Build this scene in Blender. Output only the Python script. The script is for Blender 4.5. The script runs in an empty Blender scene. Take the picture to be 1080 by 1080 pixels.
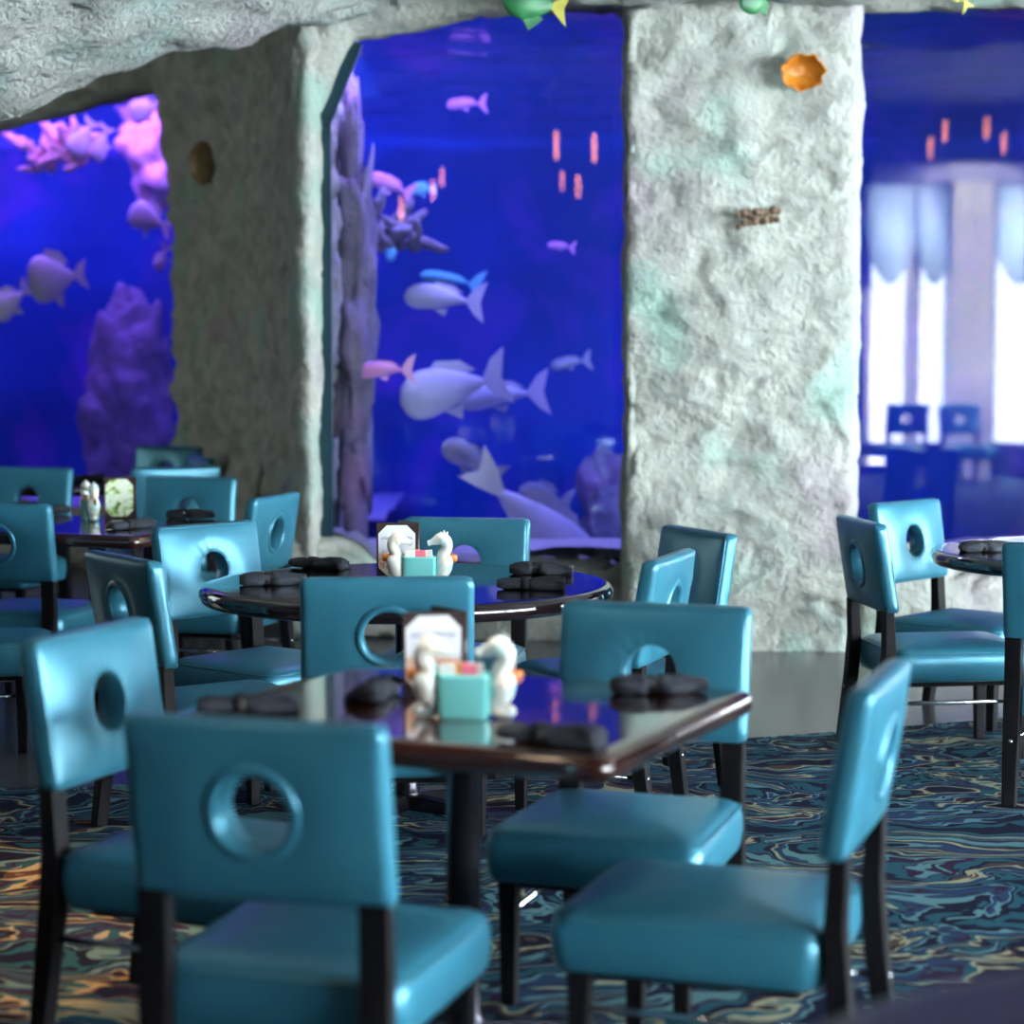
import bpy, bmesh, math, random
from mathutils import Vector, Matrix, noise
R = math.radians
PI = math.pi
rnd = random.Random(7)
S = bpy.context.scene
COL = S.collection

# ------------------------------------------------------------------ camera
F, PITCH, EYE = 2300.0, 0.0753, 1.517
cd = bpy.data.cameras.new('camera')
cam = bpy.data.objects.new('camera', cd)
COL.objects.link(cam)
cam.location = (0, 0, EYE)
cam.rotation_euler = (PI / 2 - PITCH, 0, 0)
cd.sensor_width = 36.0
cd.lens = F / 1080 * 36.0
cd.clip_start = 0.05
cd.clip_end = 100
cd.dof.use_dof = True
cd.dof.focus_distance = 7.3
cd.dof.aperture_fstop = 2.0
S.camera = cam

# ------------------------------------------------------------------ world, exposure
w = bpy.data.worlds.new('world')
S.world = w
w.use_nodes = True
w.node_tree.nodes['Background'].inputs[0].default_value = (0.10, 0.16, 0.22, 1)
w.node_tree.nodes['Background'].inputs[1].default_value = 0.05
S.view_settings.view_transform = 'Standard'
S.view_settings.look = 'None'
S.view_settings.exposure = 0.0
S.view_settings.gamma = 1.0
S.view_settings.use_curve_mapping = False
S.cycles.max_bounces = 8
S.cycles.transparent_max_bounces = 16
S.cycles.sample_clamp_indirect = 24.0
S.cycles.caustics_reflective = False
S.cycles.caustics_refractive = False


def area(name, loc, target, size, energy, color, size_y=None, spread=None):
    l = bpy.data.lights.new(name, 'AREA')
    l.energy = energy
    l.color = color
    l.size = size
    if size_y:
        l.shape = 'RECTANGLE'
        l.size_y = size_y
    if spread:
        l.spread = spread
    o = bpy.data.objects.new(name, l)
    COL.objects.link(o)
    o.location = loc
    d = Vector(target) - Vector(loc)
    o.rotation_euler = d.to_track_quat('-Z', 'Y').to_euler()
    return o


# tank lamps above the water
area('tank_lamp', (0.0, 12.5, 3.9), (0.0, 13.6, 0.3), 2.0, 400, (0.46, 0.36, 1.0), 0.7)
area('tank_lamp', (3.2, 13.0, 3.9), (3.0, 15.0, 0.3), 2.4, 90, (0.36, 0.20, 1.0), 0.8)
area('tank_lamp', (0.2, 15.0, 3.9), (0.2, 18.6, 0.9), 6.0, 55, (0.02, 0.62, 1.0), 0.8, R(110))
area('tank_lamp', (0.6, 14.6, 3.9), (0.6, 18.2, -0.6), 3.0, 28, (0.55, 0.14, 1.0), 0.8, R(110))
area('tank_lamp', (-3.0, 15.5, 3.9), (-3.1, 17.2, 0.8), 2.4, 240, (0.46, 0.18, 1.0), 0.6)
area('tank_lamp', (-3.6, 16.6, 3.9), (-3.6, 18.4, 0.6), 3.0, 340, (0.40, 0.14, 1.0), 0.6)
# spill of recessed ceiling lamps in the dining room
for x, y in ((-2.6, 2.0), (2.6, 2.0), (-3.2, 6.2)):
    area('ceiling_lamp', (x, y, 4.15), (x, y, 0), 0.25, 15, (1.0, 0.74, 0.5))
# added fill light for the dark left pillar; no visible source stands there
area('left_fill_light', (-6.8, 12.2, 1.9), (-1.7, 13.0, 1.6), 2.6, 48, (0.86, 0.95, 0.88), 2.4)
# downlight on the cream column between the daylight windows
area('column_lamp', (5.28, -1.55, 3.36), (5.28, -2.3, 2.2), 0.2, 1800, (1.0, 0.95, 0.88))


def pinspot(loc, energy, angle, color):
    l = bpy.data.lights.new('ceiling_pinspot', 'SPOT')
    l.energy = energy; l.color = color; l.spot_size = R(angle); l.spot_blend = 0.5; l.shadow_soft_size = 0.06
    o = bpy.data.objects.new('ceiling_pinspot', l)
    COL.objects.link(o)
    o.location = loc


# pinspots in the ceiling over the table centres and one amber spot by the aisle
pinspot((-0.10, 4.40, 4.2), 650, 9, (1.0, 0.95, 0.88))
pinspot((-0.36, 6.9, 3.3), 200, 13, (1.0, 0.95, 0.88))
pinspot((-1.40, 5.7, 3.6), 600, 30, (1.0, 0.42, 0.12))

# ------------------------------------------------------------------ helpers
def at(px, py, Y):
    d, v = (px - 540) / F, (540 - py) / F
    c, s = math.cos(PITCH), math.sin(PITCH)
    t = Y / (c + v * s)
    return Vector((d * t, Y, EYE + (-s + v * c) * t))


def on(px, py, z):
    d, v = (px - 540) / F, (540 - py) / F
    c, s = math.cos(PITCH), math.sin(PITCH)
    t = (z - EYE) / (-s + v * c)
    return Vector((d * t, (c + v * s) * t, z))


def tag(o, label=None, cat=None, group=None, kind=None):
    if label: o['label'] = label
    if cat: o['category'] = cat
    if group: o['group'] = group
    if kind: o['kind'] = kind
    return o


def link(name, bm, m, parent=None, smooth=True, bevel=0):
    me = bpy.data.meshes.new(name)
    bmesh.ops.recalc_face_normals(bm, faces=bm.faces)
    bm.to_mesh(me)
    bm.free()
    o = bpy.data.objects.new(name, me)
    COL.objects.link(o)
    if m: me.materials.append(m)
    if smooth:
        for p in me.polygons: p.use_smooth = True
    if bevel:
        b = o.modifiers.new('bevel', 'BEVEL')
        b.width = bevel; b.segments = 2; b.limit_method = 'ANGLE'
    if parent: o.parent = parent
    return o


def empty(name, loc=(0, 0, 0), rz=0.0, label=None, cat=None, group=None):
    o = bpy.data.objects.new(name, None)
    COL.objects.link(o)
    o.empty_display_size = 0.1
    o.location = loc
    o.rotation_euler = (0, 0, rz)
    tag(o, label, cat, group)
    return o


def copy_tree(o, parent=None):
    c = o.copy()
    COL.objects.link(c)
    if parent: c.parent = parent
    for ch in list(o.children): copy_tree(ch, c)
    return c


def loft(bm, rings, closed=True, cap0=True, cap1=True):
    vs = [[bm.verts.new(p) for p in r] for r in rings]
    n = len(vs[0])
    for a, b in zip(vs, vs[1:]):
        for i in range(n if closed else n - 1):
            j = (i + 1) % n
            bm.faces.new((a[i], a[j], b[j], b[i]))
    if cap0 and closed: bm.faces.new(list(reversed(vs[0])))
    if cap1 and closed: bm.faces.new(vs[-1])
    return vs


def box(bm, c, d, mtx=None):
    r = bmesh.ops.create_cube(bm, size=1)
    for v in r['verts']:
        v.co = Vector((v.co.x * d[0] + c[0], v.co.y * d[1] + c[1], v.co.z * d[2] + c[2]))
        if mtx: v.co = mtx @ v.co
    return r['verts']


def tube(bm, pts, rad, n=10, closed=False, cap=True):
    pts = [Vector(p) for p in pts]
    m = len(pts)
    if not hasattr(rad, '__len__'): rad = [rad] * m
    rings = []
    up = None
    for i, p in enumerate(pts):
        a = pts[(i - 1) % m] if (closed or i > 0) else p
        b = pts[(i + 1) % m] if (closed or i < m - 1) else p
        t = (b - a).normalized()
        if up is None:
            up = Vector((0, 0, 1)) if abs(t.z) < 0.9 else Vector((0, 1, 0))
        s = t.cross(up)
        if s.length < 1e-5: s = t.cross(Vector((1, 0, 0)))
        s.normalize()
        up = s.cross(t).normalized()
        rings.append([p + (s * math.cos(k * 2 * PI / n) + up * math.sin(k * 2 * PI / n)) * rad[i] for k in range(n)])
    if closed:
        rings.append(rings[0])
        vs = [[bm.verts.new(q) for q in r] for r in rings[:-1]]
        vs.append(vs[0])
        for a, b in zip(vs, vs[1:]):
            for i in range(n):
                j = (i + 1) % n
                bm.faces.new((a[i], a[j], b[j], b[i]))
    else:
        loft(bm, rings, True, cap, cap)


def bar(bm, a, b, wx, wy, wx2=None, wy2=None):
    """square bar from a to b (mostly vertical), cross-sections in x/y"""
    wx2 = wx2 or wx; wy2 = wy2 or wy
    q = lambda p, x, y: [(p[0] - x / 2, p[1] - y / 2, p[2]), (p[0] + x / 2, p[1] - y / 2, p[2]), (p[0] + x / 2, p[1] + y / 2, p[2]), (p[0] - x / 2, p[1] + y / 2, p[2])]
    loft(bm, [q(a, wx, wy), q(b, wx2, wy2)])


def rrect(hx, hy, r, n=6):
    out = []
    for cx, cy, a0 in ((hx - r, hy - r, 0), (-hx + r, hy - r, PI / 2), (-hx + r, -hy + r, PI), (hx - r, -hy + r, 1.5 * PI)):
        for k in range(n + 1):
            a = a0 + PI / 2 * k / n
            out.append((cx + r * math.cos(a), cy + r * math.sin(a)))
    return out


# ------------------------------------------------------------------ materials
def mat(name, color=(0.5, 0.5, 0.5), rough=0.5, metal=0.0, spec=0.5, coat=0.0, emit=None, estr=0.0):
    m = bpy.data.materials.new(name)
    m.use_nodes = True
    b = m.node_tree.nodes['Principled BSDF']
    b.inputs['Base Color'].default_value = (*color, 1)
    b.inputs['Roughness'].default_value = rough
    b.inputs['Metallic'].default_value = metal
    b.inputs['Specular IOR Level'].default_value = spec
    b.inputs['Coat Weight'].default_value = coat
    b.inputs['Coat Roughness'].default_value = 0.05
    if emit:
        b.inputs['Emission Color'].default_value = (*emit, 1)
        b.inputs['Emission Strength'].default_value = estr
    return m


def N(m, typ, **kw):
    n = m.node_tree.nodes.new(typ)
    for k, v in kw.items():
        if k in n.inputs: n.inputs[k].default_value = v
        else: setattr(n, k, v)
    return n


def L(m, a, b): m.node_tree.links.new(a, b)


def coords(m, scale=(1, 1, 1), out='Object'):
    tc = N(m, 'ShaderNodeTexCoord')
    mp = N(m, 'ShaderNodeMapping')
    mp.inputs['Scale'].default_value = scale
    L(m, tc.outputs[out], mp.inputs[0])
    return mp.outputs[0]


def ramp(m, fac, stops, interp='LINEAR'):
    r = N(m, 'ShaderNodeValToRGB')
    r.color_ramp.interpolation = interp
    e = r.color_ramp.elements
    while len(e) < len(stops): e.new(0.5)
    for k, (p, c) in enumerate(stops):
        e[k].position = p
        e[k].color = (*c, 1)
    L(m, fac, r.inputs[0])
    return r.outputs[0]


def add_bump(m, height, strength=0.3, dist=0.01):
    b = N(m, 'ShaderNodeBump')
    b.inputs['Strength'].default_value = strength
    b.inputs['Distance'].default_value = dist
    L(m, height, b.inputs['Height'])
    L(m, b.outputs[0], m.node_tree.nodes['Principled BSDF'].inputs['Normal'])


def bsdf(m): return m.node_tree.nodes['Principled BSDF']


M = {}
# teal vinyl
m = M['vinyl'] = mat('teal_vinyl', (0.03, 0.17, 0.27), 0.31, 0.30, 0.5, 0.0)
bsdf(m).inputs['Coat Roughness'].default_value = 0.3
n = N(m, 'ShaderNodeTexNoise', Scale=350.0, Detail=2.0)
L(m, coords(m), n.inputs['Vector'])
add_bump(m, n.outputs['Fac'], 0.12, 0.001)
n2 = N(m, 'ShaderNodeTexNoise', Scale=5.0, Detail=3.0)
L(m, coords(m), n2.inputs['Vector'])
L(m, ramp(m, n2.outputs['Fac'], [(0.3, (0.034, 0.190, 0.275)), (0.7, (0.046, 0.225, 0.315))]), bsdf(m).inputs['Base Color'])
# dark stained wood
m = M['darkwood'] = mat('dark_stained_wood', (0.010, 0.009, 0.011), 0.5, 0, 0.12)
n = N(m, 'ShaderNodeTexNoise', Scale=8.0, Detail=6.0)
L(m, coords(m, (6, 6, 0.6)), n.inputs['Vector'])
L(m, ramp(m, n.outputs['Fac'], [(0.3, (0.004, 0.004, 0.006)), (0.7, (0.010, 0.009, 0.010))]), bsdf(m).inputs['Base Color'])
# lacquered table top
m = M['lacquer'] = mat('lacquered_mahogany', (0.03, 0.008, 0.005), 0.12, 0, 0.6, 0.9)
n = N(m, 'ShaderNodeTexNoise', Scale=3.0, Detail=8.0, Distortion=0.6)
L(m, coords(m, (1.5, 14, 3)), n.inputs['Vector'])
L(m, ramp(m, n.outputs['Fac'], [(0.3, (0.018, 0.005, 0.004)), (0.7, (0.060, 0.016, 0.008))]), bsdf(m).inputs['Base Color'])
m = M['blacklacquer'] = mat('black_lacquered_wood', (0.012, 0.005, 0.006), 0.10, 0, 0.6, 0.8)
M['purplereflection'] = mat('painted_purple_reflection', (0.016, 0.006, 0.060), 0.35, 0, 0.15)  # dark table top with its purple reflection put into the base colour
M['chrome'] = mat('chrome', (0.75, 0.77, 0.8), 0.12, 1.0)
M['gunmetal'] = mat('black_steel', (0.035, 0.035, 0.045), 0.25, 0.8)
# napkin cloth
m = M['napkin'] = mat('charcoal_cloth', (0.040, 0.046, 0.060), 0.8, 0, 0.3)
n = N(m, 'ShaderNodeTexWave', Scale=90.0, Distortion=2.0)
L(m, coords(m), n.inputs['Vector'])
add_bump(m, n.outputs['Fac'], 0.3, 0.002)
M['napkinband'] = mat('black_band', (0.008, 0.008, 0.010), 0.6)
# ceramic
M['mintglaze'] = mat('mint_glazed_ceramic', (0.22, 0.72, 0.68), 0.12, 0, 0.5, 0.6)
m = M['seahorse'] = mat('pale_glazed_ceramic', (0.78, 0.85, 0.80), 0.14, 0, 0.5, 0.6)
n = N(m, 'ShaderNodeTexNoise', Scale=22.0, Detail=2.0)
L(m, coords(m), n.inputs['Vector'])
L(m, ramp(m, n.outputs['Fac'], [(0.35, (0.45, 0.78, 0.76)), (0.5, (0.80, 0.86, 0.80)), (0.7, (0.90, 0.78, 0.62))]), bsdf(m).inputs['Base Color'])
M['coralglaze'] = mat('orange_glaze', (0.75, 0.22, 0.05), 0.2, 0, 0.5, 0.5)
M['packet_white'] = mat('white_paper', (0.85, 0.82, 0.78), 0.6)
M['packet_pink'] = mat('pink_paper', (0.80, 0.16, 0.24), 0.6)
M['packet_orange'] = mat('orange_paper', (0.85, 0.40, 0.10), 0.6)
m = M['leather'] = mat('brown_leatherette', (0.030, 0.014, 0.012), 0.38, 0, 0.5)
n = N(m, 'ShaderNodeTexNoise', Scale=200.0)
L(m, coords(m), n.inputs['Vector'])
add_bump(m, n.outputs['Fac'], 0.2, 0.001)


def page_mat(name, stops, scale, split):
    """white page; a printed food picture below height `split` (object z)"""
    m = mat(name, (0.85, 0.85, 0.86), 0.45)
    tc = N(m, 'ShaderNodeTexCoord')
    n = N(m, 'ShaderNodeTexNoise', Scale=scale, Detail=3.0, Distortion=0.8)
    L(m, tc.outputs['Object'], n.inputs['Vector'])
    pic = ramp(m, n.outputs['Fac'], stops)
    sx = N(m, 'ShaderNodeSeparateXYZ')
    L(m, tc.outputs['Object'], sx.inputs[0])
    ad = N(m, 'ShaderNodeMath', operation='MULTIPLY_ADD')
    L(m, n.outputs['Fac'], ad.inputs[0]); ad.inputs[1].default_value = 0.05
    L(m, sx.outputs['Z'], ad.inputs[2])
    mr = N(m, 'ShaderNodeMapRange')
    mr.inputs['From Min'].default_value = split + 0.02
    mr.inputs['From Max'].default_value = split + 0.035
    L(m, ad.outputs[0], mr.inputs['Value'])
    mx = N(m, 'ShaderNodeMix', data_type='RGBA')
    L(m, mr.outputs[0], mx.inputs['Factor'])
    L(m, pic, mx.inputs[6])
    mx.inputs[7].default_value = (0.85, 0.85, 0.88, 1)
    L(m, mx.outputs[2], bsdf(m).inputs['Base Color'])
    return m


M['page_appetizer'] = page_mat('printed_menu_page', [(0.35, (0.30, 0.36, 0.20)), (0.45, (0.75, 0.70, 0.60)), (0.52, (0.62, 0.20, 0.07)), (0.60, (0.85, 0.72, 0.55)), (0.70, (0.42, 0.09, 0.03))], 28, 0.085)
M['page_salad'] = page_mat('printed_salad_page', [(0.33, (0.05, 0.10, 0.02)), (0.42, (0.35, 0.55, 0.12)), (0.50, (0.80, 0.85, 0.68)), (0.60, (0.82, 0.84, 0.72)), (0.66, (0.45, 0.60, 0.15)), (0.75, (0.70, 0.60, 0.2))], 22, 0.22)
M['ink'] = mat('printed_ink', (0.10, 0.12, 0.22), 0.6)


# rock plaster: pale grey with airbrushed mint and lavender patches
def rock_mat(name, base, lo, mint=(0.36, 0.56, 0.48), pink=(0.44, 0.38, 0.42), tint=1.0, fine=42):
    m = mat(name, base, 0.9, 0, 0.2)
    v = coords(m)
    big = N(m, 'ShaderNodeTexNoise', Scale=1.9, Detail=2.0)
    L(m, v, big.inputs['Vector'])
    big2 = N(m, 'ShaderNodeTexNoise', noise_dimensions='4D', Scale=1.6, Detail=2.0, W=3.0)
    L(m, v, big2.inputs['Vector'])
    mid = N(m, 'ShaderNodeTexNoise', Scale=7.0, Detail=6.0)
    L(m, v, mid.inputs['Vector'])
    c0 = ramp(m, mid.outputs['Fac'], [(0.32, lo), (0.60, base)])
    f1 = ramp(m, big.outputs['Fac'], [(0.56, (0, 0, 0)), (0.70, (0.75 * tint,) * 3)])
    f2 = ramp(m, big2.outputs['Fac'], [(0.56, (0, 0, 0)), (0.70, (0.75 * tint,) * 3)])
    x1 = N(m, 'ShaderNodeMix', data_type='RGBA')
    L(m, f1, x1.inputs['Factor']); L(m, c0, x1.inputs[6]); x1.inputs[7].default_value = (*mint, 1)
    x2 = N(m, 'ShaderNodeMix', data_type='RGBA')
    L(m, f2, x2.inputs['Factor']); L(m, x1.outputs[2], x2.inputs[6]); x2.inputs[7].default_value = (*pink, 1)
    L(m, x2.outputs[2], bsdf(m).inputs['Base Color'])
    fn = N(m, 'ShaderNodeTexNoise', Scale=fine, Detail=5.0, Roughness=0.65)
    L(m, v, fn.inputs['Vector'])
    f2n = N(m, 'ShaderNodeTexNoise', Scale=fine * 0.55, Detail=3.0, Distortion=0.6)
    L(m, v, f2n.inputs['Vector'])
    sm = N(m, 'ShaderNodeMath', operation='MULTIPLY_ADD')
    L(m, f2n.outputs['Fac'], sm.inputs[0]); sm.inputs[1].default_value = 1.5
    L(m, fn.outputs['Fac'], sm.inputs[2])
    add_bump(m, sm.outputs[0], 0.75, 0.03)
    return m


M['rock'] = rock_mat('painted_rock_plaster', (0.49, 0.51, 0.45), (0.42, 0.44, 0.39))
M['rockceiling'] = rock_mat('shaded_rock_plaster', (0.42, 0.44, 0.41), (0.32, 0.34, 0.32), (0.32, 0.46, 0.42))  # overhang's copy of the rock, shade put into its darker colour
M['rockdark'] = rock_mat('brown_rock_plaster', (0.56, 0.56, 0.50), (0.36, 0.36, 0.32), (0.34, 0.52, 0.44), (0.44, 0.40, 0.42))
M['reef'] = rock_mat('reef_rock', (0.30, 0.27, 0.34), (0.18, 0.16, 0.22), (0.36, 0.28, 0.46), (0.40, 0.22, 0.40), fine=30)

# carpet: marbled swirls
m = M['carpet'] = mat('marbled_carpet', (0.05, 0.1, 0.15), 0.95, 0, 0.1)
v = coords(m)
wn = N(m, 'ShaderNodeTexNoise', Scale=2.2, Detail=3.0)
L(m, v, wn.inputs['Vector'])
vm = N(m, 'ShaderNodeVectorMath', operation='MULTIPLY_ADD')
L(m, wn.outputs['Color'], vm.inputs[0])
vm.inputs[1].default_value = (0.7, 0.5, 0)
L(m, v, vm.inputs[2])
mp = N(m, 'ShaderNodeMapping')
mp.inputs['Scale'].default_value = (0.62, 1.05, 1)
L(m, vm.outputs[0], mp.inputs[0])
cn = N(m, 'ShaderNodeTexNoise', Scale=2.0, Detail=3.0, Roughness=0.52, Distortion=1.8)
L(m, mp.outputs[0], cn.inputs['Vector'])
navy, purp, teal, blue = (0.008, 0.011, 0.035), (0.034, 0.016, 0.050), (0.018, 0.095, 0.130), (0.020, 0.052, 0.12)
sand, brown, aqua = (0.36, 0.35, 0.23), (0.085, 0.050, 0.042), (0.11, 0.24, 0.26)
cc = ramp(m, cn.outputs['Fac'], [(0.0, navy), (0.34, teal), (0.39, navy), (0.43, aqua), (0.455, blue), (0.485, purp), (0.505, teal), (0.525, sand), (0.545, brown), (0.56, navy), (0.60, teal), (0.63, purp), (0.65, aqua), (0.69, navy)], 'CONSTANT')
L(m, cc, bsdf(m).inputs['Base Color'])
fz = N(m, 'ShaderNodeTexNoise', Scale=400.0)
L(m, v, fz.inputs['Vector'])
add_bump(m, fz.outputs['Fac'], 0.5, 0.004)

m = M['concrete'] = mat('polished_grey_floor', (0.16, 0.17, 0.19), 0.22, 0, 0.5)
n = N(m, 'ShaderNodeTexNoise', Scale=3.5, Detail=8.0)
L(m, coords(m), n.inputs['Vector'])
L(m, ramp(m, n.outputs['Fac'], [(0.3, (0.07, 0.075, 0.085)), (0.7, (0.12, 0.125, 0.135))]), bsdf(m).inputs['Base Color'])
m = M['plaster'] = mat('dark_plaster', (0.05, 0.055, 0.075), 0.8)
n = N(m, 'ShaderNodeTexNoise', Scale=20.0)
L(m, coords(m), n.inputs['Vector'])
add_bump(m, n.outputs['Fac'], 0.2, 0.01)
M['tealframe'] = mat('dark_teal_frame', (0.004, 0.030, 0.042), 0.35)
M['whitepaint'] = mat('white_paint', (0.8, 0.8, 0.78), 0.5)
# daylight panes behind the camera
M['sheerlight'] = mat('curtained_daylight_pane', (0.8, 0.8, 0.8), 0.5, emit=(0.80, 0.92, 1.0), estr=17.0)
m = M['daylight'] = mat('daylight_pane', (0.8, 0.8, 0.8), 0.5, emit=(0.86, 0.95, 1.0), estr=56.0)
M['valance'] = mat('sheer_valance', (0.42, 0.58, 0.75), 0.9)
m = M['valance']
tl = N(m, 'ShaderNodeBsdfTranslucent', Color=(0.85, 0.93, 0.98, 1))
mx = N(m, 'ShaderNodeMixShader')
mx.inputs[0].default_value = 0.85
L(m, bsdf(m).outputs[0], mx.inputs[1]); L(m, tl.outputs[0], mx.inputs[2])
L(m, mx.outputs[0], m.node_tree.nodes['Material Output'].inputs['Surface'])
M['lampglow'] = mat('amber_glass', (0.9, 0.5, 0.2), 0.4, emit=(1.0, 0.30, 0.02), estr=22.0)
M['black'] = mat('black_metal', (0.01, 0.01, 0.01), 0.4)

# acrylic pane: mostly clear, mirror reflection by Fresnel
m = M['glass'] = bpy.data.materials.new('clear_acrylic')
m.use_nodes = True
nt = m.node_tree
nt.nodes.clear()
out = N(m, 'ShaderNodeOutputMaterial')
tr = N(m, 'ShaderNodeBsdfTransparent')
gl = N(m, 'ShaderNodeBsdfGlossy', Roughness=0.0)
fr = N(m, 'ShaderNodeFresnel', IOR=1.5)
mx = N(m, 'ShaderNodeMixShader')
L(m, fr.outputs[0], mx.inputs[0]); L(m, tr.outputs[0], mx.inputs[1]); L(m, gl.outputs[0], mx.inputs[2])
L(m, mx.outputs[0], out.inputs['Surface'])
# water body
m = M['water'] = bpy.data.materials.new('blue_water')
m.use_nodes = True
m.node_tree.nodes.clear()
out = N(m, 'ShaderNodeOutputMaterial')
va = N(m, 'ShaderNodeVolumeAbsorption', Color=(0.30, 0.52, 1.0, 1), Density=0.22)
vs_ = N(m, 'ShaderNodeVolumeScatter', Color=(0.35, 0.45, 1.0, 1), Density=0.016)
ads = N(m, 'ShaderNodeAddShader')
L(m, va.outputs[0], ads.inputs[0]); L(m, vs_.outputs[0], ads.inputs[1])
L(m, ads.outputs[0], out.inputs['Volume'])
# water surface seen from below
m = M['ripples'] = bpy.data.materials.new('rippled_water_surface')
m.use_nodes = True
m.node_tree.nodes.clear()
out = N(m, 'ShaderNodeOutputMaterial')
tr = N(m, 'ShaderNodeBsdfTransparent', Color=(0.75, 0.85, 1, 1))
gl = N(m, 'ShaderNodeBsdfGlossy', Roughness=0.12)
mx = N(m, 'ShaderNodeMixShader')
mx.inputs[0].default_value = 0.6
L(m, tr.outputs[0], mx.inputs[1]); L(m, gl.outputs[0], mx.inputs[2])
L(m, mx.outputs[0], out.inputs['Surface'])
# tank backdrop, painted blue
m = M['backdrop'] = mat('blue_painted_tank_wall', (0.02, 0.10, 0.60), 0.9, 0, 0.1)
n = N(m, 'ShaderNodeTexNoise', Scale=0.9, Detail=4.0)
L(m, coords(m), n.inputs['Vector'])
c0 = ramp(m, n.outputs['Fac'], [(0.35, (0.005, 0.050, 0.22)), (0.65, (0.010, 0.075, 0.32))])
n = N(m, 'ShaderNodeTexNoise', Scale=1.1, Detail=5.0, Distortion=0.8)
L(m, coords(m), n.inputs['Vector'])
mx = N(m, 'ShaderNodeMix', data_type='RGBA')
L(m, ramp(m, n.outputs['Fac'], [(0.50, (0, 0, 0)), (0.72, (0.8, 0.8, 0.8))]), mx.inputs['Factor'])
L(m, c0, mx.inputs[6]); mx.inputs[7].default_value = (0.22, 0.05, 0.42, 1)
L(m, mx.outputs[2], bsdf(m).inputs['Base Color'])
m = M['sand'] = mat('pale_sand', (0.62, 0.60, 0.58), 0.95, 0, 0.1)
n = N(m, 'ShaderNodeTexNoise', Scale=9.0, Detail=4.0)
L(m, coords(m), n.inputs['Vector'])
add_bump(m, n.outputs['Fac'], 0.5, 0.03)


def fish_mat(name, a, b, scale=6):
    m = mat(name, a, 0.4, 0, 0.4)
    n = N(m, 'ShaderNodeTexNoise', Scale=scale, Detail=3.0)
    L(m, coords(m), n.inputs['Vector'])
    L(m, ramp(m, n.outputs['Fac'], [(0.35, a), (0.65, b)]), bsdf(m).inputs['Base Color'])
    return m


M['fish_pale'] = fish_mat('pale_fish_skin', (0.70, 0.70, 0.74), (0.85, 0.84, 0.86))
M['fish_grey'] = fish_mat('grey_fish_skin', (0.36, 0.36, 0.40), (0.55, 0.54, 0.56))
M['fish_pink'] = fish_mat('pink_fish_skin', (0.75, 0.25, 0.55), (0.85, 0.40, 0.65))
M['fish_teal'] = fish_mat('teal_fish_skin', (0.10, 0.55, 0.60), (0.25, 0.75, 0.72))
M['coral_pink'] = fish_mat('pink_coral', (0.80, 0.42, 0.45), (0.95, 0.72, 0.66), 14)
M['toy_green'] = fish_mat('green_toy_fish', (0.006, 0.07, 0.03), (0.03, 0.20, 0.06), 9)
M['toy_yellow'] = fish_mat('yellow_toy_fish', (0.30, 0.30, 0.03), (0.42, 0.38, 0.05), 9)
M['sponge'] = fish_mat('orange_shell', (0.38, 0.12, 0.008), (0.46, 0.17, 0.012), 9)
M['oldshell'] = fish_mat('olive_shell', (0.30, 0.20, 0.08), (0.40, 0.30, 0.15), 20)
M['barnacle'] = fish_mat('brown_barnacle', (0.12, 0.075, 0.05), (0.24, 0.16, 0.10), 20)

# ------------------------------------------------------------------ room shell
def struct(name, bm, m, smooth=True, **k):
    o = link(name, bm, m, None, smooth, **k)
    o['kind'] = 'structure'
    return o


def poly_prism(pts, z0, z1):
    bm = bmesh.new()
    loft(bm, [[(x, y, z0) for x, y in pts], [(x, y, z1) for x, y in pts]])
    return bm


EDGE = [(-8, 7.1), (-1.5, 7.45), (1.19, 8.51), (2.04, 8.87), (9, 10.4), (14, 11.2)]
struct('floor', poly_prism([(-8, -2.6)] + [(14, -2.6)] + list(reversed(EDGE)), -0.1, 0.0), M['carpet'], False)
struct('floor', poly_prism(EDGE + [(14, 12.2), (-0.6, 12.2), (-0.6, 15.4), (-8, 15.4)], -0.1, 0.0), M['concrete'], False)


def fbm(p, s=1.0, o=4): return noise.fractal(Vector(p) * s, 1.0, 2.0, o)


def rock_disp(p, nrm, amp, small=0.02):
    p = Vector(p)
    n1 = fbm(p + Vector((3.1, 7.7, 1.3)), 1.5, 3)
    cell = abs(fbm((p.x * 1.2, p.y * 1.2, p.z * 2.6), 1.6, 3))
    n2 = fbm(p, 7.0, 4) - 2.6 * max(0, 0.10 - abs(fbm((p.x * 0.9, p.y * 0.9, p.z * 2.6 + 0.5 * n1), 1.2, 3))) * 8
    k = 0.35 if abs(nrm[0]) > 0.75 and p.x > 0 else 1.0
    if -1.25 < p.x < 0 and p.y < 11.6 and p.z < 3 and nrm[2] == 0: k = 0.35
    return p + Vector(nrm) * k * (amp * (n1 - 0.9 * cell + 0.3) + small * n2)


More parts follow.
